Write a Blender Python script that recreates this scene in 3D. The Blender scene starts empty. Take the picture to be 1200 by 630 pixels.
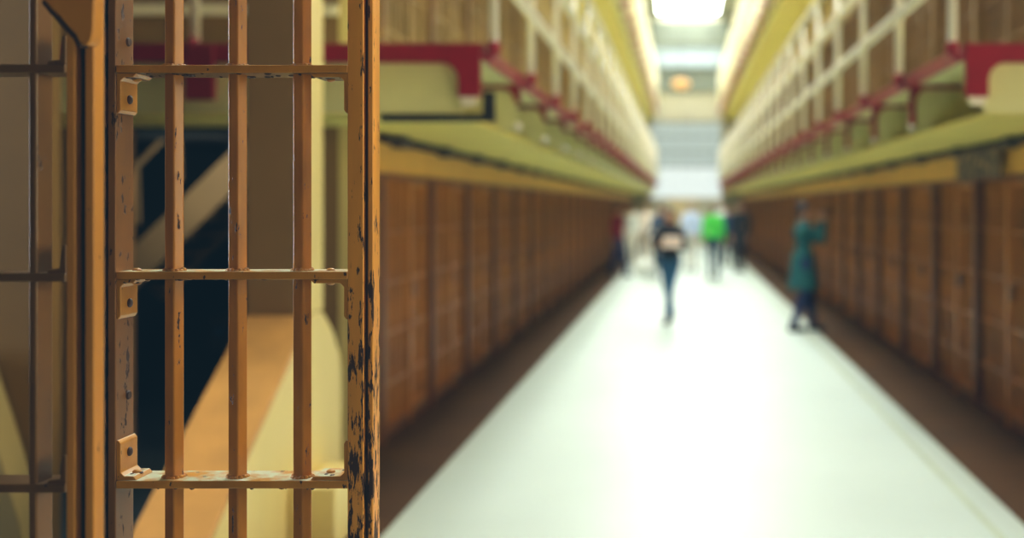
import bpy, bmesh, math, random
from mathutils import Vector, Matrix
random.seed(7)
S = bpy.context.scene
C = S.collection
PI = math.pi
F, CX, CY, H = 1300.0, 800.0, 240.0, 1.65      # focal length in px, vanishing point, eye height

def P(px, py, Y):                                # photo measurement -> place at depth Y
    return Vector(((px - CX) * Y / F, Y, H - (py - CY) * Y / F))

# ------------------------------------------------------------------ materials
def srgb(r, g, b):
    f = lambda c: (c / 255 / 12.92) if c / 255 <= 0.04045 else ((c / 255 + 0.055) / 1.055) ** 2.4
    return (f(r), f(g), f(b), 1)

def new_mat(name):
    m = bpy.data.materials.new(name); m.use_nodes = True
    nt = m.node_tree
    return m, nt, nt.nodes['Principled BSDF']

def paint(name, col, rough=0.5, var=0.18, scale=6.0, chip=None, chip_amt=0.0, chip_scale=14.0, bump=0.0, spec=0.5, metal=0.0, stretch=(1, 1, 1), chip_grad=0.0):
    """painted surface: tone variation, optional chipped patches and bump"""
    m, nt, b = new_mat(name)
    N, L = nt.nodes, nt.links
    tc = N.new('ShaderNodeTexCoord'); mp = N.new('ShaderNodeMapping')
    mp.inputs['Scale'].default_value = stretch
    L.new(tc.outputs['Object'], mp.inputs['Vector'])
    n1 = N.new('ShaderNodeTexNoise'); n1.inputs['Scale'].default_value = scale; n1.inputs['Detail'].default_value = 5
    L.new(mp.outputs[0], n1.inputs['Vector'])
    r1 = N.new('ShaderNodeValToRGB')
    r1.color_ramp.elements[0].position = 0.3; r1.color_ramp.elements[1].position = 0.7
    r1.color_ramp.elements[0].color = tuple(c * (1 - var) for c in col[:3]) + (1,)
    r1.color_ramp.elements[1].color = tuple(min(1, c * (1 + var)) for c in col[:3]) + (1,)
    L.new(n1.outputs['Fac'], r1.inputs['Fac'])
    out = r1.outputs['Color']
    b.inputs['Roughness'].default_value = rough
    b.inputs['Metallic'].default_value = metal
    b.inputs['Specular IOR Level'].default_value = spec
    if chip:
        n2 = N.new('ShaderNodeTexNoise'); n2.inputs['Scale'].default_value = chip_scale; n2.inputs['Detail'].default_value = 6; n2.inputs['Roughness'].default_value = 0.65
        L.new(mp.outputs[0], n2.inputs['Vector'])
        r2 = N.new('ShaderNodeValToRGB')
        p = 0.5 + (0.5 - chip_amt) * 0.5
        r2.color_ramp.elements[0].position = p; r2.color_ramp.elements[1].position = p + 0.025
        r2.color_ramp.elements[0].color = (0, 0, 0, 1); r2.color_ramp.elements[1].color = (1, 1, 1, 1)
        fac = n2.outputs['Fac']
        if chip_grad:      # wear grows towards the lower part
            sx = N.new('ShaderNodeSeparateXYZ'); L.new(tc.outputs['Object'], sx.inputs[0])
            g = N.new('ShaderNodeMapRange'); g.inputs['From Min'].default_value = 1.75; g.inputs['From Max'].default_value = 1.25
            g.inputs['To Min'].default_value = 0; g.inputs['To Max'].default_value = chip_grad; L.new(sx.outputs['Z'], g.inputs['Value'])
            ad = N.new('ShaderNodeMath'); ad.operation = 'ADD'; L.new(fac, ad.inputs[0]); L.new(g.outputs[0], ad.inputs[1]); fac = ad.outputs[0]
        L.new(fac, r2.inputs['Fac'])
        mx = N.new('ShaderNodeMix'); mx.data_type = 'RGBA'
        L.new(r2.outputs['Color'], mx.inputs['Factor']); L.new(out, mx.inputs['A']); mx.inputs['B'].default_value = chip
        out = mx.outputs['Result']
        mr = N.new('ShaderNodeMapRange'); mr.inputs['To Min'].default_value = rough; mr.inputs['To Max'].default_value = min(1, rough + 0.35)
        L.new(r2.outputs['Color'], mr.inputs['Value']); L.new(mr.outputs[0], b.inputs['Roughness'])
        bp = N.new('ShaderNodeBump'); bp.inputs['Strength'].default_value = 0.5; bp.inputs['Distance'].default_value = 0.003; bp.invert = True
        L.new(r2.outputs['Color'], bp.inputs['Height']); L.new(bp.outputs[0], b.inputs['Normal'])
    elif bump:
        bp = N.new('ShaderNodeBump'); bp.inputs['Strength'].default_value = bump; bp.inputs['Distance'].default_value = 0.004
        L.new(n1.outputs['Fac'], bp.inputs['Height']); L.new(bp.outputs[0], b.inputs['Normal'])
    L.new(out, b.inputs['Base Color'])
    return m

def glow(name, col, strength):
    m, nt, b = new_mat(name)
    b.inputs['Base Color'].default_value = tuple(c*.12 for c in col[:3]) + (1,)
    b.inputs['Emission Color'].default_value = col
    b.inputs['Emission Strength'].default_value = strength
    return m

RUST_AND_SHADE = srgb(56, 29, 17)
M = dict(
    gate=paint('ochre_gate_paint', srgb(204, 142, 50), 0.34, 0.25, 9, RUST_AND_SHADE, 0.24, 60, stretch=(1, 1, 0.5)),
    gate_dark=paint('brown_ochre_hinge_stile_paint', srgb(136, 92, 44), 0.4, 0.3, 9, RUST_AND_SHADE, 0.30, 60, stretch=(1, 1, 0.4)),
    gate_dim=paint('dim_brown_grille_paint', srgb(106, 74, 34), 0.35, 0.25, 9, RUST_AND_SHADE, 0.2, 50, stretch=(1, 1, 0.4)),
    gate_chipped=paint('brown_gate_paint_badly_chipped', srgb(150, 92, 44), 0.5, 0.3, 10, RUST_AND_SHADE, 0.50, 60, stretch=(1.3, 1.3, 0.3)),
    gate_worn=paint('ochre_gate_paint_flaking', srgb(226, 158, 62), 0.42, 0.25, 10, RUST_AND_SHADE, 0.29, 75, stretch=(1.3, 1.3, 0.22), chip_grad=.10),
    gate_bar=paint('ochre_gate_bar_gloss', srgb(198, 132, 46), 0.20, 0.25, 14, RUST_AND_SHADE, 0.22, 70, stretch=(1, 1, 0.35)),
    rust=paint('rusted_iron', srgb(62, 34, 24), 0.6, 0.4, 30, bump=0.4),
    post=paint('ochre_door_post_paint', srgb(196, 134, 50), 0.45, 0.2, 6, RUST_AND_SHADE, 0.18, 50, stretch=(1, 1, 0.3)),
    black=paint('dark_iron_and_gap_shade', srgb(24, 24, 26), 0.7, 0.3, 8),
    bar=paint('brown_cell_bar_paint', srgb(184, 118, 40), 0.45, 0.25, 3, RUST_AND_SHADE, 0.08, 7),
    bar2=paint('tan_upper_cell_bar_paint', srgb(176, 146, 94), 0.5, 0.2, 3, RUST_AND_SHADE, 0.05, 7),
    bar3=paint('shaded_brown_upper_cell_bar_paint', srgb(136, 100, 56), 0.5, 0.2, 3, RUST_AND_SHADE, 0.05, 7),
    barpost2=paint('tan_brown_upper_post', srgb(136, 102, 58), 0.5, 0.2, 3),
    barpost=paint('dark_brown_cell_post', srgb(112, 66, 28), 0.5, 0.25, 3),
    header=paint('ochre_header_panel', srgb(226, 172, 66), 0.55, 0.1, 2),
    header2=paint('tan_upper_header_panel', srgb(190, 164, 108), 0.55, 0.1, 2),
    inside=paint('cell_interior_brown', srgb(90, 58, 30), 0.8, 0.2, 2),
    cream=paint('cream_green_paint', srgb(226, 224, 158), 0.5, 0.07, 3),
    soffit=paint('yellow_cream_soffit', srgb(250, 232, 122), 0.55, 0.08, 2),
    red=paint('crimson_edge_paint', srgb(150, 22, 42), 0.35, 0.12, 5),
    rail=paint('cream_rail_paint', srgb(250, 244, 224), 0.35, 0.05, 5),
    olive=paint('olive_tan_screen_paint', srgb(126, 94, 34), 0.7, 0.07, 2.5),
    oliveplate=paint('olive_cream_plate', srgb(160, 142, 88), 0.6, 0.07, 2.5),
    tan=paint('tan_pillar_paint', srgb(142, 110, 64), 0.7, 0.07, 2.5),
    parapet=paint('pale_yellow_parapet_paint', srgb(238, 218, 146), 0.5, 0.06, 3, stretch=(1, 1, 0.2)),
    orange=paint('orange_ochre_coping', srgb(210, 152, 76), 0.4, 0.12, 5, bump=0.1),
    dark=paint('blue_black_recess_shade', srgb(44, 62, 76), 0.8, 0.2, 2),  # darkness of the stair void put into the colour
    stair=paint('grey_tan_stair_paint', srgb(196, 176, 132), 0.6, 0.1, 3),
    floor=paint('polished_pale_floor', srgb(184, 196, 190), 0.42, 0.04, 0.8, bump=0.02),
    border=paint('brown_floor_border_with_shade', srgb(72, 45, 16), 0.8, 0.15, 1.2, spec=0.15),  # walkway shade is partly put into this border brown
    floorline=paint('yellow_floor_line', srgb(172, 182, 160), 0.5, 0.1, 2),
    wall=paint('pale_cream_wall', srgb(120, 104, 74), 0.7, 0.05, 1.0),
    ceil=paint('pale_grey_ceiling', srgb(150, 152, 140), 0.7, 0.05, 1.0),
    beam=paint('grey_green_beam', srgb(104, 110, 98), 0.6, 0.06, 2),
    bluebeam=paint('pale_blue_beam', srgb(150, 164, 172), 0.5, 0.04, 2),
    endcream=paint('end_wall_cream', srgb(170, 164, 140), 0.6, 0.05, 2),
    tierwall=paint('upper_tier_brown', srgb(198, 188, 158), 0.6, 0.1, 1.5),
    conduit=paint('dark_conduit', srgb(52, 40, 28), 0.5, 0.2, 6),
    sky=glow('skylight_daylight', (0.93, 1.0, 0.93, 1), 17.0),
    winglow=glow('far_window_daylight', (0.80, 0.95, 0.88, 1), 0.5),
    winbright=glow('bright_window_daylight', (0.9, 1.0, 0.95, 1), 0.85),
    warm_fill=glow('added_warm_window_glow', (1.0, 0.85, 0.54, 1), 8.0),
    side_fill=glow('added_side_window_glow', (0.92, 0.98, 1.0, 1), 34.0),
    lamp=glow('warm_lamp_glass', (1.0, 0.52, 0.14, 1), 1.1),
    brass=paint('dark_lamp_metal', srgb(70, 66, 50), 0.4, 0.1, 4, metal=0.6),
    lens=paint('blue_glass_dial', srgb(40, 70, 110), 0.15, 0.1, 4),
)
# worn sign plate
m, nt, b = new_mat('worn_sign_plate')
n = nt.nodes.new('ShaderNodeTexNoise'); n.inputs['Scale'].default_value = 16; n.inputs['Detail'].default_value = 6
tc = nt.nodes.new('ShaderNodeTexCoord'); r = nt.nodes.new('ShaderNodeValToRGB')
nt.links.new(tc.outputs['Object'], n.inputs['Vector']); nt.links.new(n.outputs['Fac'], r.inputs['Fac'])
r.color_ramp.elements[0].position = 0.45; r.color_ramp.elements[0].color = srgb(52, 42, 36)
r.color_ramp.elements[1].position = 0.66; r.color_ramp.elements[1].color = srgb(170, 140, 96)
nt.links.new(r.outputs['Color'], b.inputs['Base Color']); b.inputs['Roughness'].default_value = 0.6
M['sign'] = m
def dusty_with_shade(name, base, dust):
    m = base.copy(); m.name = name; nt = m.node_tree; N, L = nt.nodes, nt.links
    b = N['Principled BSDF']; src = b.inputs['Base Color'].links[0].from_socket
    ge = N.new('ShaderNodeNewGeometry'); sp = N.new('ShaderNodeSeparateXYZ'); L.new(ge.outputs['True Normal'], sp.inputs[0])
    nz = N.new('ShaderNodeTexNoise'); nz.inputs['Scale'].default_value = 30; nz.inputs['Detail'].default_value = 4
    tc = N.new('ShaderNodeTexCoord'); L.new(tc.outputs['Object'], nz.inputs['Vector'])
    a = N.new('ShaderNodeMapRange'); a.inputs['From Min'].default_value = .80; a.inputs['From Max'].default_value = .95; L.new(sp.outputs['Z'], a.inputs['Value'])
    c = N.new('ShaderNodeMapRange'); c.inputs['From Min'].default_value = .36; c.inputs['From Max'].default_value = .56; L.new(nz.outputs['Fac'], c.inputs['Value'])
    mu = N.new('ShaderNodeMath'); mu.operation = 'MULTIPLY'; L.new(a.outputs[0], mu.inputs[0]); L.new(c.outputs[0], mu.inputs[1])
    mx = N.new('ShaderNodeMix'); mx.data_type = 'RGBA'; L.new(mu.outputs[0], mx.inputs['Factor']); L.new(src, mx.inputs['A']); mx.inputs['B'].default_value = dust
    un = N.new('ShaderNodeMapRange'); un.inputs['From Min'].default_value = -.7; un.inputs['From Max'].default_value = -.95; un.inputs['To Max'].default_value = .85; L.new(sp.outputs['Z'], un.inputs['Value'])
    m2 = N.new('ShaderNodeMix'); m2.data_type = 'RGBA'; L.new(un.outputs[0], m2.inputs['Factor']); L.new(mx.outputs['Result'], m2.inputs['A']); m2.inputs['B'].default_value = RUST_AND_SHADE   # underside shade painted in with the rust colour
    L.new(m2.outputs['Result'], b.inputs['Base Color'])
    return m
M['flat'] = dusty_with_shade('ochre_flat_bar_pale_dust_and_shade', M['gate'], srgb(214, 220, 190))
_cloth = {}
def cloth(rgb, rough=0.85):
    k = (rgb, rough)
    if k not in _cloth:
        _cloth[k] = paint('cloth_%d' % len(_cloth), srgb(*rgb), rough, 0.15, 12, bump=0.15)
    return _cloth[k]

# ------------------------------------------------------------------ mesh helpers
class MB:
    def __init__(s): s.v = []; s.f = []
    def box(s, x0, x1, y0, y1, z0, z1):
        b = len(s.v)
        s.v += [(x0,y0,z0),(x1,y0,z0),(x1,y1,z0),(x0,y1,z0),(x0,y0,z1),(x1,y0,z1),(x1,y1,z1),(x0,y1,z1)]
        s.f += [tuple(b+i for i in q) for q in ((0,3,2,1),(4,5,6,7),(0,1,5,4),(1,2,6,5),(2,3,7,6),(3,0,4,7))]
        return s
    def tube(s, p, q, r0, r1=None, n=12, caps=True):
        p, q = Vector(p), Vector(q); r1 = r0 if r1 is None else r1
        d = (q - p).normalized(); u = d.orthogonal().normalized(); w = d.cross(u); b = len(s.v)
        for c, r in ((p, r0), (q, r1)):
            for i in range(n):
                a = 2*PI*i/n; s.v.append(tuple(c + (u*math.cos(a) + w*math.sin(a))*r))
        for i in range(n):
            j = (i+1) % n; s.f.append((b+i, b+j, b+n+j, b+n+i))
        if caps:
            s.f.append(tuple(b+i for i in range(n-1, -1, -1))); s.f.append(tuple(b+n+i for i in range(n)))
        return s
    def path(s, pts, r, n=10):
        for a, c in zip(pts[:-1], pts[1:]): s.tube(a, c, r, r, n)
        for p in pts[1:-1]: s.ell(p, (r, r, r), 8, n)
        return s
    def ell(s, c, r, nu=10, nv=14, rot=None):
        b = len(s.v); c = Vector(c)
        def pt(x, y, z):
            v = Vector((x*r[0], y*r[1], z*r[2]))
            if rot: v = rot @ v
            return tuple(c + v)
        s.v.append(pt(0, 0, 1))
        for i in range(1, nu):
            t = PI*i/nu
            for j in range(nv):
                a = 2*PI*j/nv; s.v.append(pt(math.sin(t)*math.cos(a), math.sin(t)*math.sin(a), math.cos(t)))
        s.v.append(pt(0, 0, -1)); e = len(s.v)-1
        for j in range(nv):
            k = (j+1) % nv
            s.f.append((b, b+1+j, b+1+k)); s.f.append((e, e-nv+k, e-nv+j))
            for i in range(nu-2):
                o = b+1+i*nv; s.f.append((o+j, o+nv+j, o+nv+k, o+k))
        return s
    def cap(s, p, q, r0, r1, n=12):
        s.tube(p, q, r0, r1, n); s.ell(p, (r0,)*3, 8, n); s.ell(q, (r1,)*3, 8, n); return s
    def prism(s, poly, axis, a0, a1):
        """poly: 2-D points in the two remaining axes (order x,y,z without axis); extruded along axis"""
        b = len(s.v); n = len(poly)
        for a in (a0, a1):
            for u, w in poly:
                s.v.append({'x': (a, u, w), 'y': (u, a, w), 'z': (u, w, a)}[axis])
        s.f.append(tuple(range(b, b+n))); s.f.append(tuple(b+n+i for i in range(n-1, -1, -1)))
        for i in range(n):
            j = (i+1) % n; s.f.append((b+i, b+n+i, b+n+j, b+j))
        return s
    def build(s, name, mat, parent=None, bevel=0.0, smooth=False, loc=None):
        me = bpy.data.meshes.new(name); me.from_pydata(s.v, [], s.f); me.validate()
        bm = bmesh.new(); bm.from_mesh(me); bmesh.ops.recalc_face_normals(bm, faces=bm.faces); bm.to_mesh(me); bm.free()
        me.materials.append(mat)
        o = bpy.data.objects.new(name, me); C.objects.link(o)
        if smooth:
            for p in me.polygons: p.use_smooth = True
        if bevel:
            md = o.modifiers.new('bevel', 'BEVEL'); md.width = bevel; md.segments = 3; md.limit_method = 'ANGLE'
            for p in me.polygons: p.use_smooth = True
            md.harden_normals = True
        if parent: o.parent = parent
        if loc: o.location = loc
        return o

def tag(o, label=None, cat=None, group=None, kind=None):
    if label: o['label'] = label
    if cat: o['category'] = cat
    if group: o['group'] = group
    if kind: o['kind'] = kind
    return o
def thing(name, label, cat, loc=(0, 0, 0), rz=0, group=None):
    o = bpy.data.objects.new(name, None); C.objects.link(o); o.empty_display_size = 0.2
    o.location = loc; o.rotation_euler = (0, 0, rz)
    return tag(o, label, cat, group)
def struct(name, mb, mat, **k):
    return tag(mb.build(name, mat, **k), kind='structure')
def copy_tree(o, parent=None):
    c = o.copy(); C.objects.link(c)
    if parent: c.parent = parent
    for ch in list(o.children): copy_tree(ch, c)
    return c
ORD = ['first','second','third','fourth','fifth','sixth','seventh','eighth','ninth','tenth','eleventh','twelfth','thirteenth','fourteenth','fifteenth','sixteenth','seventeenth','eighteenth','nineteenth','twentieth','twenty-first','twenty-second','twenty-third','twenty-fourth','twenty-fifth','twenty-sixth']

# ------------------------------------------------------------------ dimensions of the hall
XL, XR = -2.10, 2.43            # faces of the two cell blocks
YE = 46.0                       # far wall
PITCH, Y0, NB = 1.52, 7.61, 25  # cell bays
DECK, SOF, TIER = 2.53, 2.15, 3.03
YG = 6.17                       # near end of the walkways
ZC = 9.5

# ------------------------------------------------------------------ room shell
struct('floor', MB().box(-1.50, 1.76, -4, YE, -0.1, 0), M['floor'])
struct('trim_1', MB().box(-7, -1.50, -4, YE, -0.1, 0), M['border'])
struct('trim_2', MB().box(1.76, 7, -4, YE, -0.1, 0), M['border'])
struct('trim_3', MB().box(1.56, 1.60, -4, YE, 0, 0.002), M['floorline'])
struct('wall_left', MB().box(-7.2, -7, -4, 7.1, 0, 1.0).box(-7.2, -7, -4, 7.1, 5.2, ZC).box(-7.2, -7, -4, 4.1, 1.0, 5.2).box(-7.2, -7, 5.1, 7.1, 1.0, 5.2), M['wall'])
wn = struct('window_added_left', MB().box(-7.14, -7.1, 4.1, 5.1, 1.0, 5.2), M['side_fill'])  # unseen window added and sized for edge highlights on the gate bars
fr = MB()
for i in range(3): fr.box(-7.1, -7.02, 4.1 + i*0.48, 4.14 + i*0.48, 1.0, 5.2)
for i in range(7): fr.box(-7.1, -7.03, 4.1, 5.1, 1.0 + i*0.69, 1.04 + i*0.69)
fr.build('window_frame', M['beam'], wn)
struct('wall_right', MB().box(7, 7.2, -4, 7.1, 0, 1.0).box(7, 7.2, -4, 7.1, 5.0, ZC).box(7, 7.2, -4, -.6, 1.0, 5.0).box(7, 7.2, 4.6, 7.1, 1.0, 5.0), M['wall'])
wn = struct('window_added_right', MB().box(7.1, 7.14, -.6, 4.6, 1.0, 5.0), M['warm_fill'])  # unseen window added to light the right faces of the gate
fr = MB()
for i in range(8): fr.box(7.02, 7.1, -.6 + i*.734, -.54 + i*.734, 1.0, 5.0)
for i in range(6): fr.box(7.03, 7.1, -.6, 4.6, 1.0 + i*.79, 1.05 + i*.79)
fr.build('window_frame', M['beam'], wn)
struct('wall_back', MB().box(-7.2, 7.2, -4.2, -4, 0, ZC), M['wall'])
# ceiling with a long glazed skylight over the aisle
struct('ceiling', MB().box(-7.2, -1.0, -4.2, YE, ZC, ZC+.15).box(1.45, 7.2, -4.2, YE, ZC, ZC+.15).box(-1.0, 1.45, -4.2, 3.9, ZC, ZC+.15), M['ceil'])
sk = struct('window_2', MB().box(-1.0, 1.45, 3.9, YE, ZC+.1, ZC+.12), M['sky'])
fr = MB()
for i in range(21): fr.box(-1.0, 1.45, 4 + i*2.0, 4.08 + i*2.0, ZC-.02, ZC+.1)
for x in (-.2, .6): fr.box(x, x+.05, 3.9, YE, ZC, ZC+.1)
fr.build('window_frame', M['beam'], sk)
# far wall
q = lambda y: H - (y - CY) * YE / F
struct('wall_end', MB().box(-7, 7, YE, YE+.2, 0, 1.95).box(-7, -1.35, YE, YE+.2, 1.95, 5.1).box(1.6, 7, YE, YE+.2, 1.95, 5.1)
       .box(-7, 7, YE, YE+.2, 5.1, ZC), M['endcream'])
w3 = struct('window_3', MB().box(-1.35, 1.6, YE+.1, YE+.12, 3.2, 5.1), M['winglow'])
w4 = struct('window_4', MB().box(-1.35, 1.6, YE+.1, YE+.12, 1.95, 3.2), M['winbright'])
fr = MB()
for i in range(7): fr.box(-1.35 + i*.4835, -1.30 + i*.4835, YE+.02, YE+.1, 3.2, 5.1)
for z in (3.2, 3.83, 4.46, 5.05): fr.box(-1.35, 1.6, YE+.02, YE+.1, z, z+.05)
fr.build('window_frame', M['beam'], w3)
fr = MB()
for i in range(7): fr.box(-1.35 + i*.4835, -1.31 + i*.4835, YE+.02, YE+.1, 1.95, 3.2)
fr.build('window_frame', M['bluebeam'], w4)
struct('trim_4', MB().box(-3, 3.2, YE-.5, YE, q(55), q(27)), M['beam'])
struct('trim_5', MB().box(-3, 3.2, YE-.35, YE, q(80), q(55)), M['bluebeam'])
struct('trim_6', MB().box(-3, 3.2, YE-.12, YE, q(108), q(80)), M['beam'])
struct('door_1', MB().box(-.6, .6, YE-.06, YE, 0, 1.9), M['stair'])
# lamp hanging before the far wall
yl = 42.0; p = P(798, 98, yl)
t = thing('pendant_lamp', 'warm glowing oval pendant lamp hanging in front of the far wall', 'lamp', (p.x, yl, p.z))
MB().ell((0, 0, 0), (.34, .34, .2), 12, 20).build('lamp_shade', M['lamp'], t, smooth=True)
MB().tube((0, 0, .17), (0, 0, .3), .12, .05, 16).build('lamp_cap', M['brass'], t, smooth=True)
MB().tube((0, 0, .28), (0, 0, ZC - p.z), .012, .012, 8).build('lamp_cord', M['brass'], t)

# ------------------------------------------------------------------ cell blocks
for side, X, sg, nm in (('left', XL, -1, 'left'), ('right', XR, 1, 'right')):
    bx = lambda mb, a, b_, *r: mb.box(min(X + sg*a, X + sg*b_), max(X + sg*a, X + sg*b_), *r)
    ys = 7.1; dp = .62 if side == 'left' else 1.7
    # rear wall of the cells, cross walls, floors between tiers
    mb = MB(); bx(mb, dp, dp+.06, Y0, YE, 0, ZC); struct('wall_%s_cells' % nm, mb, M['inside'])
    mb = MB()
    for k in range(NB+1):
        for z0, z1 in ((0, 2.1), (DECK, 5.13)): bx(mb, .14, dp, Y0 + k*PITCH - .04, Y0 + k*PITCH + .04, z0, z1)
    struct('wall_%s_partition' % nm, mb, M['inside'])
    mb = MB(); bx(mb, .02, dp, Y0, YE, 2.1, DECK-.005); bx(mb, .02, dp, Y0, YE, 5.13, DECK+TIER-.005); struct('wall_%s_slab' % nm, mb, M['inside'])
    mb = MB(); bx(mb, 0, .1, Y0, YE, DECK+TIER, ZC)
    struct('wall_%s_upper' % nm, mb, M['tierwall'])
    # near end of the block
    if side == 'left':
        mb = MB(); bx(mb, 0, .1, ys, Y0, 0, ZC); struct('wall_left_pilaster', mb, M['parapet'])
        xa, xb = -2.80, -3.58                      # stair opening in the end wall
        mb = MB().box(xa, XL-.1, ys, ys+.15, 0, SOF).box(-7, xb, ys, ys+.15, 0, SOF).box(-7, XL-.1, ys, ys+.15, DECK, ZC)
        struct('wall_left_end', mb, M['tan'])
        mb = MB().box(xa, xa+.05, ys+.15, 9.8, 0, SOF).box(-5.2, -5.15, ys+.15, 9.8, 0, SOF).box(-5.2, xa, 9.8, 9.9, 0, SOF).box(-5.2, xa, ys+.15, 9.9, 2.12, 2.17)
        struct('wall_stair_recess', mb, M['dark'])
        struct('floor_stair_recess', MB().box(-5.2, xa, 3.6, 9.9, 0, .004), M['dark'])  # dark sheet standing in for the unlit stair void
        struct('trim_7', MB().box(-6.9, XL-.1, ys-.03, ys, 2.86, 2.93), M['rail'])
    else:
        mb = MB(); bx(mb, 0, .1, ys, Y0, 0, ZC); struct('wall_right_pilaster', mb, M['bar'])
        struct('wall_right_end', MB().box(XR+.1, 7, ys, ys+.15, 0, ZC), M['tan'])

def cell_proto(near, hz, label, group, BAR='bar', BP='barpost', HD='header'):
    """one barred bay; local x along the aisle, y into the cell"""
    t = thing('cell_front', label, 'cell front', group=group)
    MB().box(0, .10, -.045, .10, 0, 1.84).build('frame_post', M[BP], t, bevel=.004)
    MB().box(.86, .92, -.02, .07, 0, 1.84).build('frame_post', M[BAR], t, bevel=.004)
    MB().box(.012, PITCH-.012, -.008, .03, 1.875, hz).build('header_panel', M[HD], t)
    MB().box(0, PITCH, -.02, .06, 1.84, 1.875).build('lintel', M[BP], t)
    MB().box(.10, PITCH, -.01, .06, 0, .07).build('sill', M[BP], t)
    zs = (.36, .72, 1.08, 1.44)
    if near:
        for z in zs: MB().box(.10, .86, 0, .05, z, z+.016).build('cross_bar', M[BAR], t)
        for i in range(6): MB().box(.19 + i*.112, .212 + i*.112, .004, .046, .07, 1.84).build('bar', M[BAR], t)
        d = MB().box(.93, .965, 0, .045, .08, 1.83).box(PITCH-.045, PITCH-.01, 0, .045, .08, 1.83)
        for z in zs: d.box(.965, PITCH-.045, 0, .05, z, z+.02)
        d.box(.965, PITCH-.045, 0, .045, .08, .12).box(.965, PITCH-.045, 0, .045, 1.79, 1.83)
        d = d.build('door', M[BAR], t)
        for i in range(4): MB().box(1.04 + i*.112, 1.062 + i*.112, .004, .046, .12, 1.79).build('door_bar', M[BAR], d)
        MB().box(.94, 1.03, -.03, 0, .94, 1.06).build('lock_box', M[BP], d, bevel=.004)
    else:
        g = MB()
        for z in zs: g.box(.10, PITCH, 0, .05, z, z+.016)
        for i in range(6): g.box(.19 + i*.112, .212 + i*.112, .004, .046, .07, 1.84)
        g.build('grille', M[BAR], t)
        d = MB().box(.93, .965, 0, .045, .08, 1.83).box(PITCH-.045, PITCH-.01, 0, .045, .08, 1.83)
        for i in range(4): d.box(1.04 + i*.112, 1.062 + i*.112, .004, .046, .08, 1.83)
        d.build('door', M[BAR], t)
    return t
protos = {}
for side, X, rz in (('left', XL, PI/2), ('right', XR, -PI/2)):
    for tier, z, hz, tn in ((0, 0, 2.1, 'ground row'), (1, DECK, 5.13-DECK, 'row above the walkway')):
        for k in range(NB):
            near = k < 7
            key = (tier, near, side if tier else '')
            grp = 'barred cell fronts, %s %s' % (side, tn)
            lab = '%s brown barred cell front from the near end of the %s %s' % (ORD[k], side, tn)
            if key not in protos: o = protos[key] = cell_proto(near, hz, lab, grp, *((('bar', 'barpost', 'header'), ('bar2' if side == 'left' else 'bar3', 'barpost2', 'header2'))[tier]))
            else: o = copy_tree(protos[key])
            o['label'], o['group'] = lab, grp
            y = Y0 + k*PITCH + (0 if side == 'left' else PITCH)
            o.location = (X, y, z); o.rotation_euler = (0, 0, rz)
# worn sign plate over the right hand cells
pa, pb = 8.26, 9.55
sg_ = MB().box(-.65, .65, -.02, .0, -.115, .115).build('sign_plate', M['sign'], None, bevel=.006)
sg_.location = (XR-.052, (pa+pb)/2, 1.975); sg_.rotation_euler = (0, 0, -PI/2)
tag(sg_, 'dark worn sign plate fixed to the ochre panels above the right hand cells', 'sign')
# conduits in the angle of wall and walkway
for side, X, sg in (('left', XL, 1), ('right', XR, -1)):
    t = thing('conduit_pipe', 'dark conduit pipe under the %s walkway along the cell wall' % side, 'pipe', (X + sg*.05, Y0, 2.105))
    MB().tube((0, 0, 0), (0, YE - Y0 - .05, 0), .028, .028, 10).build('pipe', M['conduit'], t, smooth=True)
    for k in range(25): MB().box(-.045, .045, k*PITCH+.35, k*PITCH+.55, -.045, .04).build('clamp', M['conduit'], t, bevel=.008)

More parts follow.
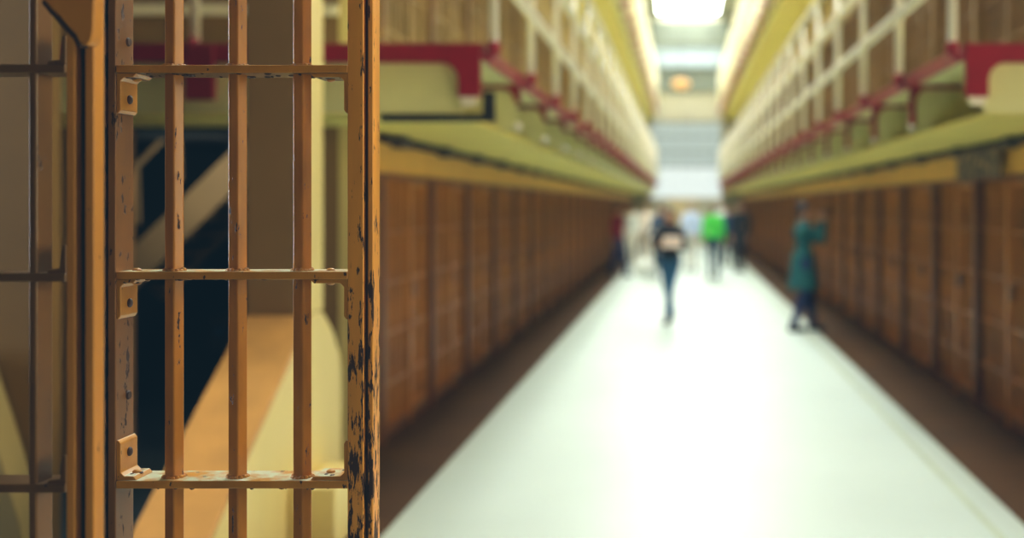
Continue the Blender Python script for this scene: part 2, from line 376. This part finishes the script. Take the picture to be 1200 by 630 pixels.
# ------------------------------------------------------------------ walkways and railings
def fillet_frame(x_in, x_out, zt, zb, tw, th, r=.07):
    """L shaped flange: strip under the deck + post at the outer end, filleted inside. x_out is the outer end"""
    s = 1 if x_out < x_in else -1
    pts = [(x_in, zt), (x_out, zt), (x_out, zb), (x_out + s*tw, zb)]
    cx, cz = x_out + s*(tw + r), zt - th - r
    for i in range(7):
        a = PI - i*PI/12
        pts.append((cx + s*r*math.cos(a), cz + r*math.sin(a)))
    pts.append((x_in, zt - th))
    return pts
def walkway(side, tier):
    sgn = 1 if side == 'left' else -1           # direction from wall to aisle
    X = XL if side == 'left' else XR
    XE = -1.12 if side == 'left' else 1.57      # deck edge
    XB = -1.05 if side == 'left' else 1.50      # railing line
    dz = tier*TIER
    nm = '%s %s walkway' % (side, ('lower', 'upper')[tier])
    t = thing('walkway', 'cream walkway with crimson edge above the %s hand %s cells' % (side, ('ground row of', 'second row of')[tier]), 'walkway', (0, 0, dz), 0, 'cantilevered walkways')
    x0, x1 = sorted((X, XE)); xg0, xg1 = sorted((X, -6.9 if side == 'left' else 6.9))
    MB().box(x0, x1, YG+.02, YE, DECK-.05, DECK).box(xg0, xg1, YG+.02, 7.1, DECK-.05, DECK).build('deck', M['cream'], t)
    xs0, xs1 = sorted((X, XE - sgn*.13))
    MB().box(xs0, xs1, YG+.06, YE, SOF, SOF+.02).box(xg0, xg1, YG+.06, 7.1, SOF, SOF+.02).build('soffit', M['soffit'], t)
    xe0, xe1 = sorted((XE, XE + sgn*.02))
    MB().box(xe0, xe1, YG, YE, DECK-.075, DECK+.012).build('edge_beam', M['red'], t)
    # end fascia: cream web, crimson flange with filleted corner
    xo = -7.0 if side == 'left' else 7.0
    MB().prism([(XE - sgn*.02, DECK-.05), (XE - sgn*.02, SOF+.06), (XE - sgn*.10, SOF+.06), (XE - sgn*.12, SOF+.01), (xo, SOF+.01), (xo, DECK-.05)], 'y', YG+.01, YG+.03).build('end_web', M['cream'], t)
    MB().prism(fillet_frame(xo, XE, DECK+.015, SOF+.10, .125, .105, .10), 'y', YG-.03, YG+.012).build('end_flange', M['red'], t, bevel=.004)
    MB().prism([(XE - sgn*.02, SOF+.10), (XE - sgn*.12, SOF+.10), (XE - sgn*.105, SOF+.05), (XE - sgn*.035, SOF+.05)], 'y', YG-.02, YG+.01).build('flange_tip', M['rail'], t)
    if side == 'left':
        MB().box(-1.68, -1.05, YG+.0, YG+.05, SOF-.035, SOF+.005).box(-1.115, -1.05, YG+.02, YG+.05, SOF+.0, SOF+.13).build('end_gap_shade', M['black'], t)  # shadow gap below the end face, built as a dark strip
    # gallery hanging posts on the end face
    for gx in ((-2.67, -4.2, -5.7) if side == 'left' else (3.15, 4.65)):
        MB().box(gx-.08, gx+.08, YG-.05, YG-.005, SOF+.08, DECK+.012).build('hanger_post', M['red'], t, bevel=.006)
    proto = None
    for k in range(27):
        y = YG + k*PITCH if k else YG + .3
        if k == 0: continue
        if proto is None:
            w = MB().prism([(XE - sgn*.03, DECK-.06), (XE - sgn*.03, SOF+.05), (XE - sgn*.14, SOF), (X, SOF), (X, DECK-.06)], 'y', -.008, .008).build('bracket', M['cream'], t)
            f = MB().prism(fillet_frame(XE - sgn*.36, XE - sgn*.005, DECK-.005, DECK-.17 if side == 'left' else SOF+.05, .035, .075, .09), 'y', -.03, .03).build('bracket_flange', M['red'], w, bevel=.003)
            e = MB().ell((XE - sgn*.02, 0, SOF+.04), (.026, .03, .03), 8, 10).build('bracket_tip', M['rail'], w, smooth=True)
            proto = w
        else: w = copy_tree(proto, t)
        w.location = (0, y, 0)
    # railing
    r = thing('railing', 'cream pipe railing standing on the edge of the %s' % nm, 'railing', (0, 0, dz), 0, 'walkway railings')
    for h in (.44, .93, 1.38):
        MB().tube((XB, YG+.02, DECK+h), (XB, YE, DECK+h), .038, .038, 12).build('rail', M['rail'], r, smooth=True)
    pb = None
    for k in range(27):
        y = YG + k*PITCH
        if pb is None:
            pb = MB().tube((XB, 0, DECK-.0), (XB, 0, DECK+1.38), .027, .025, 12).build('baluster', M['rail'], r, smooth=True)
            sg2 = MB().ell((XB, 0, DECK-.01), (.04, .04, .05), 10, 12)
            sg2.path([(XB, 0, DECK-.03), (XB - sgn*.03, 0, DECK-.06), (XE + sgn*.005, 0, DECK-.05)], .026, 10)
            sg2.build('baluster_foot', M['red'], pb, smooth=True)
            b_ = pb
        else: b_ = copy_tree(pb, r)
        b_.location = (0, y, 0)
    # return of the railing along the block end
    xo = -6.9 if side == 'left' else 6.9
    for h in (.44, .93, 1.38):
        MB().tube((XB, YG+.02, DECK+h), (xo, YG+.02, DECK+h), .038, .038, 12).build('rail', M['rail'], r, smooth=True)
    for gx in ((-2.72, -4.25, -5.75) if side == 'left' else (3.15, 4.65)):
        b_ = MB().tube((gx, YG+.02, DECK), (gx, YG+.02, DECK+1.38), .027, .025, 12).build('baluster', M['rail'], r, smooth=True)
        MB().ell((gx, YG-.01, DECK+.0), (.045, .05, .05), 10, 12).build('baluster_foot', M['red'], b_, smooth=True)
for tier in (0, 1):
    for side in ('left', 'right'): walkway(side, tier)

# ------------------------------------------------------------------ stair parapet and pillar seen through the gate
XPL, XPR = -2.21, -1.885
ztop = lambda Y: .31 + (Y - 4.48) * .70
t = thing('stair_parapet', 'solid pale yellow stair parapet with sloping orange coping, behind the barred gate', 'parapet')
MB().prism([(3.98, 0), (5.6, 0), (5.6, ztop(5.6)-.03), (4.0, max(.0, ztop(4.0)-.03))], 'x', XPL+.005, XPR-.005).build('side_panel', M['parapet'], t)
MB().prism([(3.98, -.0+.002), (3.98, .03), (5.60, ztop(5.6)), (5.60, ztop(5.6)-.035)], 'x', XPL, XPR).build('coping', M['orange'], t, bevel=.006)
MB().box(XPR+.006, -1.66, 5.30, 5.84, 0, .30).build('base_block', M['parapet'], t, bevel=.01)
e = [(5.6, 0), (6.12, 0), (6.12, .74), (6.08, .84), (5.99, .96), (5.90, 1.03), (5.80, ztop(5.6)+.0), (5.6, ztop(5.6)-.005)]
MB().prism(e, 'x', XPR-.03, XPR+.004).build('end_plate', M['parapet'], t, bevel=.008)
t = thing('pillar', 'square tan pillar rising from the top of the stair parapet', 'pillar', (0, 0, 0))
MB().box(XPL, XPR-.032, 5.605, 5.86, 0, 5.10).build('shaft', M['tan'], t, bevel=.01)
MB().box(XPR-.031, XPR-.012, 5.615, 5.85, 1.10, 5.10).build('side_strip', M['parapet'], t)
# tan screen wall left of the stair
struct('wall_stair', MB().box(-6.9, -2.97, 5.15, 5.3, 0, 5.0), M['olive'])
t = tag(MB().prism([(-3.55, 0), (-2.93, 0), (-2.955, .24), (-3.10, .70), (-3.2, 1.0), (-3.55, 1.0)], 'y', 4.95, 5.13).build('stair_side_plate', M['oliveplate'], None, bevel=.01),
        'pale sloping stair side plate at lower left behind the fixed grille', 'plate')
# flight inside the recess
t = thing('staircase', 'grey tan steel staircase climbing to the right in the dark recess', 'staircase')
a, b2 = P(120, 350, 8.0), P(300, 172, 8.0)
d = (b2 - a); up = Vector((0, 0, 1)); nrm = Vector((-d.z, 0, d.x)).normalized()
def beam(pa_, pb_, w, y0, y1):
    q_ = [pa_ + nrm*w/2, pb_ + nrm*w/2, pb_ - nrm*w/2, pa_ - nrm*w/2]
    return MB().prism([(v.x, v.z) for v in q_], 'y', y0, y1)
beam(a, b2, .22, 8.0, 8.05).build('stringer', M['stair'], t)
beam(a, b2, .22, 8.75, 8.80).build('stringer', M['stair'], t)
for i in range(8):
    c = a + d*((i+.5)/8)
    MB().box(c.x-.09, c.x+.12, 8.05, 8.75, c.z+.02, c.z+.05).build('tread', M['dark'], t)
h0, h1 = P(150, 205, 8.0), P(225, 128, 8.0)
MB().tube(h0, h1, .02, .02, 10).build('handrail', M['stair'], t)
for f_ in (.15, .8):
    p_ = h0 + (h1-h0)*f_; MB().tube((p_.x, 8.0, p_.z), (p_.x, 8.02, p_.z-.42), .014, .014, 8).build('handrail_post', M['stair'], t)
t = thing('wall_dial', 'small dark box with round blue dial in the stair recess', 'dial', (P(257, 388, 9.0).x, 9.0, P(257, 388, 9.0).z))
MB().box(-.09, .09, 0, .78, -.16, .12).build('case', M['black'], t, bevel=.01)
MB().tube((0, -.012, .0), (0, .0, .0), .045, .045, 20).build('dial_glass', M['lens'], t, smooth=False)

# ------------------------------------------------------------------ the barred gate in focus
YGT = 2.0
gs = YGT / F
gx = lambda px: (px - CX) * gs
t = thing('barred_gate', 'open ochre barred cell gate with flaking paint, in sharp focus', 'gate', (0, 0, 0))
Z0, Z1 = .04, 2.30
# lock stile, right
st = MB().box(gx(407), gx(426), YGT, YGT+.045, Z0, Z1).build('stile', M['gate_worn'], t, bevel=.0025)
MB().box(gx(425.5), gx(431), YGT+.014, YGT+.04, Z0, Z1).build('stile_groove', M['rust'], st)
MB().box(gx(430.2), gx(436.5), YGT+.004, YGT+.05, Z0, Z1).build('stile_edge', M['gate_worn'], st, bevel=.0025)
# hinge stile, left
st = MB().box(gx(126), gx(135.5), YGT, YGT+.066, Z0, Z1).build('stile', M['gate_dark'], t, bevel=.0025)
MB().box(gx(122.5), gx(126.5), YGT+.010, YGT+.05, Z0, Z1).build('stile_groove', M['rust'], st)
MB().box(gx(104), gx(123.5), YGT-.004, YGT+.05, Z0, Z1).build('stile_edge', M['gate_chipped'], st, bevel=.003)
# vertical bars pass through the flats
for pl, pr in ((193, 202), (267.5, 277.5), (343.5, 354.5), ):
    y0 = YGT + .010
    k = y0 / F
    w_, ang = .0245, math.radians(24)
    cx_ = ((pl + pr)/2 - CX)*k + .0015; cy_ = YGT + .030
    poly = []
    for u, v in ((-1, -1), (1, -1), (1, 1), (-1, 1)):
        u, v = u*w_/2, v*w_/2
        poly.append((cx_ + u*math.cos(ang) + v*math.sin(ang), cy_ - u*math.sin(ang) + v*math.cos(ang)))
    MB().prism(poly, 'z', Z0+.05, Z1-.03).build('bar', M['gate_bar'], t, bevel=.0038)
LEV = [(2.262, 'n'), (1.8950, 'd'), (1.5228, 'd'), (1.1460, 'u'), (.770, 'u'), (.395, 'u'), (.055, 'u')]
riv = lambda mb, x, y, z, ax, s=1: mb.ell((x, y, z), (.0085 if ax != 'x' else .0045*s, .0085, .0085 if ax == 'x' else .0045), 6, 10)
for z, kind in LEV:
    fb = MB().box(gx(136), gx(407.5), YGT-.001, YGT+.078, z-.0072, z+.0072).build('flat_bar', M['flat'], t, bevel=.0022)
    if kind == 'n': continue
    s = -1 if kind == 'd' else 1
    for side in (0, 1):
        # riveted corner angle: horizontal leg against the flat bar, upright leg against the stile
        L_, tk, w0, w1 = .070, .0072, YGT+.003, YGT+.066
        zo = z + s*.0072; zi = zo + s*tk; ze = zo + s*.072
        if side: xa, dx = gx(407), -1
        else: xa, dx = gx(135.5), 1
        hl = .068 if side else .036
        poly = [(xa, zo), (xa + dx*hl, zo), (xa + dx*(hl-.006), zi), (xa + dx*tk*1.9, zi), (xa + dx*tk, zi + s*tk*.9), (xa + dx*tk, ze - s*.006), (xa + dx*tk*.4, ze), (xa, ze)]
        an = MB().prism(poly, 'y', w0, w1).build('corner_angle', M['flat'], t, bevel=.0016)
        rv = MB(); riv(rv, xa + dx*hl*.6, YGT+.035, zi + s*.001, 'z'); riv(rv, xa + dx*hl*.6, YGT+.035, z - s*.0075, 'z')
        rv.build('rivet', M['gate'], an, smooth=True)
        rv = MB(); riv(rv, xa + dx*(tk+.001), YGT+.035, zo + s*.045, 'x'); rv.build('rivet', M['rust'], an, smooth=True)
        # grime and flaking beads where the angle meets the bar
        g = MB()
        for i in range(7):
            g.ell((xa + dx*(tk + random.random()*(hl-.012)), w0 + .002 + random.random()*.05, zi - s*.0005), (.002 + random.random()*.004, .005, .0016), 5, 7)
        g.build('flaked_rust', M['rust'], an, smooth=True)
    g = MB()
    for i in range(40):
        px = 150 + random.random()*240
        g.ell((gx(px), YGT + .004 + random.random()*.06, z - .0076), (.0015 + random.random()*.006, .006, .0012 + random.random()*.0022), 5, 7)
    g.build('flaked_rust', M['rust'], fb, smooth=True)
    # collars of paint round each bar
    for pl, pr in ((193, 202), (267.5, 277.5), (343.5, 354.5)):
        k = (YGT+.010)/F; c = ((pl+pr)/2-CX)*k + .0015
        wb = MB()
        for i in range(14):
            a_ = 2*PI*i/14; wb.ell((c + .0165*math.cos(a_), YGT+.030 + .0165*math.sin(a_), z+.0075), (.004 + random.random()*.002, .004, .003 + random.random()*.003), 5, 7)
        wb.build('weld_bead', M['gate'], fb, smooth=True)
# bolt holes in the hinge stile, as dark countersunk screws
for zz in (1.95, 1.30, .7):
    MB().tube((gx(135.5)-.001, YGT+.045, zz), (gx(135.5)+.0035, YGT+.045, zz), .009, .007, 14).build('bolt', M['rust'], t, smooth=False)

# fixed grille and door post, nearer and left
YF = 1.70; fx = lambda px, Y=YF: (px - CX) * Y / F
t = thing('fixed_grille', 'dim barred fixed grille at far left beside the door post', 'grille', (0, 0, 0))
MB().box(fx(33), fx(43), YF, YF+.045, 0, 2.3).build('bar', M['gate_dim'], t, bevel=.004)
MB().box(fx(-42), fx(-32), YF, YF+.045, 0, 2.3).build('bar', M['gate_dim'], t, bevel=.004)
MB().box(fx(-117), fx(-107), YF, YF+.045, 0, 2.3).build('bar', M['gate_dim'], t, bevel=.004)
for z in (2.18, 1.859, 1.539, 1.216, .893, .57, .25):
    fb = MB().box(fx(-180), fx(77), YF-.002, YF+.06, z-.0065, z+.0065).build('flat_bar', M['gate_dim'], t, bevel=.002)
    MB().prism([(fx(77), z+.0065), (fx(54), z+.0065), (fx(57), z+.012), (fx(70), z+.014), (fx(73), z+.05), (fx(77), z+.05)], 'y', YF, YF+.05).build('corner_angle', M['gate_dim'], t, bevel=.0015)
YP = 1.62; k = YP/F; dx_ = lambda px: (px - CX)*k
t = thing('door_post', 'tall ochre door post with dark groove and chipped lock casing, left of the gate', 'post', (0, 0, 0))
MB().box(dx_(77), dx_(88), YP, YP+.02, 0, 2.6).build('post_face', M['post'], t, bevel=.003)
MB().box(dx_(99), dx_(110), YP, YP+.03, 0, 2.6).build('post_face', M['post'], t, bevel=.003)
MB().box(dx_(78), dx_(109), YP+.022, YP+.034, 0, 2.6).build('post_groove', M['black'], t)
YK = YP-.03
pts = [(50, -2), (60, 11), (70, 20), (80, 32), (88, 40), (92, 49), (97, 53), (103, 52), (107, 47), (109, 36), (110.5, 0), (111, -160), (30, -160), (38, -30)]
MB().prism([(P(a_, b_, YK).x, P(a_, b_, YK).z) for a_, b_ in pts], 'y', YK, YK+.028).build('lock_casing', M['post'], t, bevel=.004)
pts = [(46, 2), (56, 15), (66, 25), (76, 37), (84, 45), (89, 55), (93, 52), (88, 40), (80, 32), (70, 20), (60, 11), (50, -2)]
MB().prism([(P(a_, b_, YK).x, P(a_, b_, YK).z) for a_, b_ in pts], 'y', YK+.003, YK+.028).build('lock_casing_edge', M['rust'], t, bevel=.002)

# ------------------------------------------------------------------ people
def hand(mb, w, d, n, thumb, curl=.5, s=1.0):
    """palm + four fingers + thumb. w wrist, d direction, n palm normal, thumb = direction of the thumb side"""
    d, n = Vector(d).normalized(), Vector(n).normalized(); th = Vector(thumb); th = (th - d*th.dot(d)); th = (th - n*th.dot(n)).normalized()
    rot = Matrix((th, d, n)).transposed()
    pc = Vector(w) + d*.050*s
    mb.ell(pc, (.042*s, .052*s, .017*s), 8, 12, rot)
    for i, ln in enumerate((.070, .078, .072, .058)):
        b0 = Vector(w) + d*.092*s + th*(.030 - .020*i)*s
        d1 = (d*math.cos(curl*.6) + n*math.sin(curl*.6)); d2 = (d*math.cos(curl*1.6) + n*math.sin(curl*1.6))
        m_ = b0 + d1*ln*.55*s; e_ = m_ + d2*ln*.5*s
        mb.cap(b0 - d*.012, m_, .0095*s, .0088*s, 8); mb.cap(m_, e_, .0088*s, .0075*s, 8)
    b0 = Vector(w) + d*.022*s + th*.030*s
    m_ = b0 + (th*.75 + d*.65 + n*.25).normalized()*.045*s; e_ = m_ + (d*.85 + th*.3 + n*.5).normalized()*.035*s
    mb.cap(b0, m_, .013*s, .0105*s, 8); mb.cap(m_, e_, .0105*s, .009*s, 8)

def remesh(o, vox, smooth=2):
    m_ = o.modifiers.new('fuse', 'REMESH'); m_.mode = 'VOXEL'; m_.voxel_size = vox; m_.use_smooth_shade = True
    s_ = o.modifiers.new('soft', 'SMOOTH'); s_.factor = .5; s_.iterations = smooth
    dg = bpy.context.evaluated_depsgraph_get(); ev = o.evaluated_get(dg)
    me = bpy.data.meshes.new_from_object(ev); mat = o.data.materials[0]
    o.modifiers.clear(); o.data = me
    if not me.materials: me.materials.append(mat)
    for p_ in me.polygons: p_.use_smooth = True
    return o

def person(label, x, y, rz, Ht, arms='down', stride=.2, skin=(196, 142, 112), hair=(40, 28, 22), top=(40, 50, 60), legs=(36, 56, 92), shoes=(26, 24, 26), coat=False, long_hair=False, lean=0.0, narrow=1.0, group='people in the aisle', top_name='shirt', vox=.011):
    s = Ht / 1.70
    V = lambda a, b_, c: Vector((a*s, b_*s, c*s))
    pel, belly, chest, neck = V(0, 0, .95), V(0, -.01, 1.10), V(0, -lean*.5, 1.28), V(0, -lean, 1.44)
    head = V(0, -.025 - lean, 1.585)
    hipL, hipR = V(.09, 0, .92), V(-.09, 0, .92)
    f = stride
    J = {}
    J['L'] = (hipL, V(.10*narrow, -.55*f - .03, .50), V(.095*narrow, -f, .085)); J['R'] = (hipR, V(-.10*narrow, .30*f - .05, .50), V(-.095*narrow, f, .095))
    shL, shR = V(.172, -lean, 1.375), V(-.172, -lean, 1.375)
    if arms == 'down':
        A = {'L': (shL, V(.225, .05 + f*.25, 1.10), V(.215, -.03 + f*.5, .86)), 'R': (shR, V(-.225, .05 - f*.3, 1.10), V(-.215, -.04 - f*.55, .87))}
        hd = {'L': ((0, -.15, -1), (-1, -.2, 0), (0, -1, 0)), 'R': ((0, -.25, -1), (1, -.2, 0), (0, -1, 0))}; curl = .45
    elif arms == 'hold':
        A = {'L': (shL, V(.235, -.02, 1.10), V(.07, -.25, 1.16)), 'R': (shR, V(-.235, -.02, 1.10), V(-.07, -.25, 1.14))}
        hd = {'L': ((-.75, -.5, .25), (0, .3, 1), (0, -1, .4)), 'R': ((.75, -.5, .25), (0, .3, 1), (0, -1, .4))}; curl = .9
    elif arms == 'camera':
        A = {'L': (shL, V(.21, -.20, 1.20), V(.075, -.255, 1.47)), 'R': (shR, V(-.21, -.20, 1.20), V(-.075, -.255, 1.47))}
        hd = {'L': ((-.25, -.25, .9), (-1, 0, -.2), (0, .6, .4)), 'R': ((.25, -.25, .9), (1, 0, -.2), (0, .6, .4))}; curl = 1.0
    # ---- body: one fused surface
    mb = MB()
    mb.ell(V(0, 0, .96), (.155*s, .105*s, .12*s)); mb.ell(V(0, -.01 - lean*.3, 1.13), (.135*s, .095*s, .16*s)); mb.ell(V(0, -lean*.7, 1.29), (.165*s, .11*s, .15*s))
    mb.cap(shL, shR, .048*s, .048*s)
    for q_ in (shL, shR): mb.cap(neck - V(0, 0, .01), q_, .046*s, .044*s)
    mb.cap(neck - V(0, 0, .04), head - V(0, -.02, .06), .055*s, .052*s)
    mb.ell(head + V(0, .012, .025), (.074*s, .092*s, .092*s), 14, 18); mb.ell(head + V(0, -.018, -.045), (.056*s, .066*s, .070*s), 12, 16)   # skull, jaw
    mb.cap(head + V(0, -.088, .018), head + V(0, -.106, -.018), .009*s, .015*s, 8)                                        # nose
    mb.ell(head + V(0, -.080, -.052), (.026*s, .012*s, .008*s)); mb.ell(head + V(0, -.078, -.066), (.022*s, .012*s, .008*s)); mb.ell(head + V(0, -.070, -.095), (.024*s, .018*s, .018*s))
    mb.ell(head + V(0, -.080, .034), (.050*s, .014*s, .010*s))
    for q_ in (1, -1): mb.ell(head + V(.076*q_, .012, -.008), (.012*s, .020*s, .032*s))
    for k_ in 'LR':
        h_, kn, an = J[k_]
        mb.cap(h_, kn, .082*s, .052*s); mb.cap(kn, an, .052*s, .036*s); mb.ell(kn*.65 + an*.35 + V(0, .018, 0), (.048*s, .050*s, .11*s))
        mb.cap(an - V(0, -.02, .045), an + V(0, -.14, -.055), .036*s, .026*s)
        a0, el, wr = A[k_]
        mb.cap(a0, el, .046*s, .037*s); mb.cap(el, wr, .038*s, .027*s)
        hand(mb, wr, *hd[k_], curl=curl, s=s)
    body = remesh(mb.build('person', cloth(skin, .6)), vox*s, 2)
    body.location = (x, y, 0); body.rotation_euler = (0, 0, rz)
    tag(body, label, 'person', group)
    # ---- face and hair
    for q_ in (1, -1):
        e_ = MB().ell(head + V(.031*q_, -.0815, .008), (.0125*s, .007*s, .0085*s), 8, 12).build('eye', cloth((236, 232, 226), .2), body, smooth=True)
        MB().ell(head + V(.031*q_, -.0880, .008), (.0055*s, .0025*s, .0058*s), 6, 10).build('iris', cloth((40, 30, 26), .2), e_, smooth=True)
        MB().cap(head + V(.016*q_, -.092, .034), head + V(.050*q_, -.080, .036), .0045*s, .003*s, 8).build('eyebrow', cloth(hair), body, smooth=True)
    MB().ell(head + V(0, -.0905, -.059), (.022*s, .005*s, .0065*s)).build('mouth', cloth((150, 78, 74)), body, smooth=True)
    hb = MB().ell(head + V(0, .026, .042), (.083*s, .098*s, .090*s), 14, 18).ell(head + V(0, .070, -.02), (.068*s, .045*s, .075*s))
    hb.ell(head + V(0, -.045, .095), (.062*s, .045*s, .026*s))
    if long_hair:
        hb.cap(head + V(0, .075, -.03), head + V(0, .095, -.19), .062*s, .040*s)
        for q_ in (1, -1): hb.cap(head + V(.068*q_, .03, .02), head + V(.070*q_, .035, -.14), .026*s, .018*s)
    remesh(hb.build('hair', cloth(hair, .7), body), .012*s, 2)
    # ---- clothes
    e = .014
    tb = MB()
    tb.ell(V(0, -.01 - lean*.3, 1.12), ((.135+e)*s, (.095+e)*s, .17*s)); tb.ell(V(0, -lean*.7, 1.29), ((.165+e)*s, (.11+e)*s, .152*s))
    tb.cap(shL, shR, (.048+e)*s, (.048+e)*s)
    for q_ in (shL, shR): tb.cap(neck - V(0, 0, .025), q_, (.044+e)*s, (.044+e)*s)
    tb.cap(neck - V(0, 0, .06), neck + V(0, 0, .005), (.072)*s, (.062)*s)
    tb.ell(V(0, 0, .98), ((.155+e)*s, (.105+e)*s, .12*s))
    for k_ in 'LR':
        a0, el, wr = A[k_]; tb.cap(a0, el, (.046+e)*s, (.040+e)*s); tb.tube(el, el.lerp(wr, .93), (.040+e)*s, (.030+e)*s); tb.ell(el, ((.040+e)*s,)*3)
    if coat:
        n_ = 20; zl = [1.02, .85, .68, .56]
        for i in range(3):
            tb.tube(V(0, 0, zl[i] + .02), V(0, 0, zl[i+1]), (.15 + i*.018)*s, (.17 + i*.022)*s, n_)
    remesh(tb.build(top_name, cloth(top), body), .014*s, 2)
    lb = MB(); lb.ell(V(0, 0, .94), ((.155+.006)*s, (.105+.006)*s, .10*s))
    for k_ in 'LR':
        h_, kn, an = J[k_]
        lb.cap(h_, kn, .093*s, .067*s); lb.cap(kn, an + V(0, 0, .0), .067*s, .052*s); lb.ell(kn*.65 + an*.35 + V(0, .018, 0), (.063*s, .066*s, .14*s))
    remesh(lb.build('trousers', cloth(legs), body), .014*s, 2)
    for k_ in 'LR':
        an = J[k_][2]
        sb = MB().cap(an - V(0, -.025, .035), an + V(0, -.145, -.050), .046*s, .034*s)
        sb.ell(an + V(0, 0, -.01), (.045*s, .055*s, .05*s)); zf = an.z - .085*s
        sb.box(an.x - .040*s, an.x + .040*s, an.y - .175*s, an.y + .06*s, zf + .0*s, zf + .028*s)
        remesh(sb.build('shoe', cloth(shoes, .5), body), .010*s, 1)
        if zf > .004:
            pass
    return body

def at(px, feet): # ground spot from feet pixel
    Y = F*H/(feet - CY); return (px - CX)*Y/F, Y
X_, Y_ = at(941, 388)
person('person in a long teal coat by the right hand cells, raising a camera', X_, Y_, PI/2 + .15, 1.68, 'camera', .16, top=(12, 80, 84), legs=(26, 40, 84), hair=(28, 24, 26), coat=True, top_name='coat')
cam = thing('camera', 'small dark camera held up by the person in the teal coat', 'camera', (X_, Y_, 0), PI/2 + .15)
MB().box(-.065, .065, -.335, -.285, 1.50, 1.59).build('camera_body', cloth((24, 24, 28), .4), cam, bevel=.008)
MB().tube((0, -.335, 1.545), (0, -.39, 1.545), .032, .030, 18).build('lens', cloth((14, 14, 18), .2), cam, smooth=False)
X_, Y_ = at(785, 376)
person('person in a black top and blue jeans walking up the middle, hands held at chest', X_, Y_, -.25, 1.60, 'hold', .24, narrow=.4, top=(18, 22, 32), legs=(40, 86, 122), hair=(40, 36, 44), long_hair=True, top_name='jacket')
pp = MB().box(-.13, .13, -.385, -.375, 1.06, 1.22).build('leaflet', cloth((232, 206, 190), .6)); pp.location = (X_, Y_, 0); pp.rotation_euler = (0, 0, .1)
tag(pp, 'pale leaflet held at the chest of the person in blue jeans', 'leaflet')
bg = thing('shoulder_bag', 'large white bag hanging beside the person in blue jeans', 'bag', (X_ - .36, Y_ + .02, .0))
remesh(MB().ell((0, 0, .74), (.17, .075, .15), 12, 18).box(-.15, .15, -.05, .05, .64, .84).build('bag_body', cloth((236, 238, 230), .6), bg), .012, 3)
MB().path([(-.11, 0, .83), (-.03, .0, 1.05), (.12, .01, 1.27), (.19, .02, 1.355), (.225, .06, 1.34), (.17, .10, 1.20), (.11, .03, .83)], .012, 8).build('strap', cloth((220, 220, 212), .6), bg, smooth=True)
X_, Y_ = at(836, 327)
person('person in a bright green jacket and dark jeans walking away', X_, Y_, PI - .1, 1.66, 'down', .14, top=(74, 200, 74), legs=(22, 52, 72), hair=(90, 64, 44), top_name='jacket', vox=.013)
X_, Y_ = at(868, 318)
person('tall person dressed in black beside the right hand cells', X_, Y_, -.5, 1.72, 'down', .08, top=(16, 20, 28), legs=(14, 16, 22), hair=(26, 22, 22), coat=True, top_name='coat', vox=.013)
X_, Y_ = at(855, 312)
person('person in a dark blue jacket just left of the person in black', X_ - .05, Y_, .4, 1.62, 'down', .1, top=(24, 54, 92), legs=(40, 40, 50), hair=(60, 46, 36), top_name='jacket', vox=.014)
X_, Y_ = at(723, 324)
person('person in a dark red top and blue trousers against the left hand cells', X_ + .02, Y_, .9, 1.64, 'down', .16, top=(124, 20, 32), legs=(24, 44, 84), hair=(34, 24, 22), top_name='shirt', vox=.013)
X_, Y_ = at(739, 312)
person('person in a white shirt next to the person in dark red', X_, Y_, .1, 1.68, 'down', .1, top=(236, 236, 230), legs=(232, 228, 214), hair=(120, 84, 58), vox=.014)
X_, Y_ = at(757, 306)
person('distant person in a pale peach top left of the middle', X_, Y_, PI, 1.66, 'down', .12, top=(246, 226, 208), legs=(196, 176, 150), hair=(150, 112, 84), vox=.015)
X_, Y_ = at(810, 318)
person('person in a pale blue shirt behind the person in blue jeans', X_, Y_, PI, 1.70, 'down', .1, top=(196, 212, 244), legs=(196, 190, 180), hair=(168, 152, 140), vox=.014)
X_, Y_ = at(774, 326)
person('person in a navy jacket half hidden behind the person in blue jeans', X_, Y_, .2, 1.64, 'down', .1, top=(24, 58, 92), legs=(48, 60, 84), hair=(30, 28, 34), top_name='jacket', vox=.014)
X_, Y_ = at(846, 304)
person('grey haired person in a pale shirt behind the green jacket', X_, Y_, 0, 1.74, 'down', .1, top=(214, 222, 220), legs=(120, 116, 110), hair=(196, 198, 198), vox=.015)

# ------------------------------------------------------------------ light, world, camera
w = bpy.data.worlds.new('world'); S.world = w; w.use_nodes = True
w.node_tree.nodes['Background'].inputs['Color'].default_value = (.8, .85, .9, 1)
w.node_tree.nodes['Background'].inputs['Strength'].default_value = .2

ld = bpy.data.lights.new('recess_fill', 'AREA'); ld.energy = 3.2; ld.size = .5; ld.color = (1.0, .82, .58)  # added fill without a fixture, brightens the stair stringer
lo = bpy.data.objects.new('recess_fill', ld); C.objects.link(lo); lo.location = (-3.3, 7.35, 2.0); lo.rotation_euler = (math.radians(62), 0, math.radians(12))
cd = bpy.data.cameras.new('camera'); co = bpy.data.objects.new('view_camera', cd); C.objects.link(co)
co.location = (0, 0, H); co.rotation_euler = (PI/2, 0, 0)
cd.sensor_width = 36; cd.lens = 36*F/1200
cd.shift_x = -(CX-600)/1200; cd.shift_y = (CY-315)/1200
cd.dof.use_dof = True; cd.dof.focus_distance = 2.02; cd.dof.aperture_fstop = 1.5
cd.clip_end = 200
S.camera = co
S.view_settings.view_transform = 'Standard'
S.view_settings.look = 'None'
S.view_settings.exposure = 0
S.view_settings.use_curve_mapping = True        # film response: faded, slightly teal blacks
cm = S.view_settings.curve_mapping
for c_, lift in zip((0, 1, 2), (.004, .010, .015)): cm.curves[c_].points[0].location = (0, lift)
cm.update()
S.cycles.use_denoising = True
S.cycles.max_bounces = 10; S.cycles.diffuse_bounces = 6
S.cycles.caustics_reflective = False; S.cycles.caustics_refractive = False
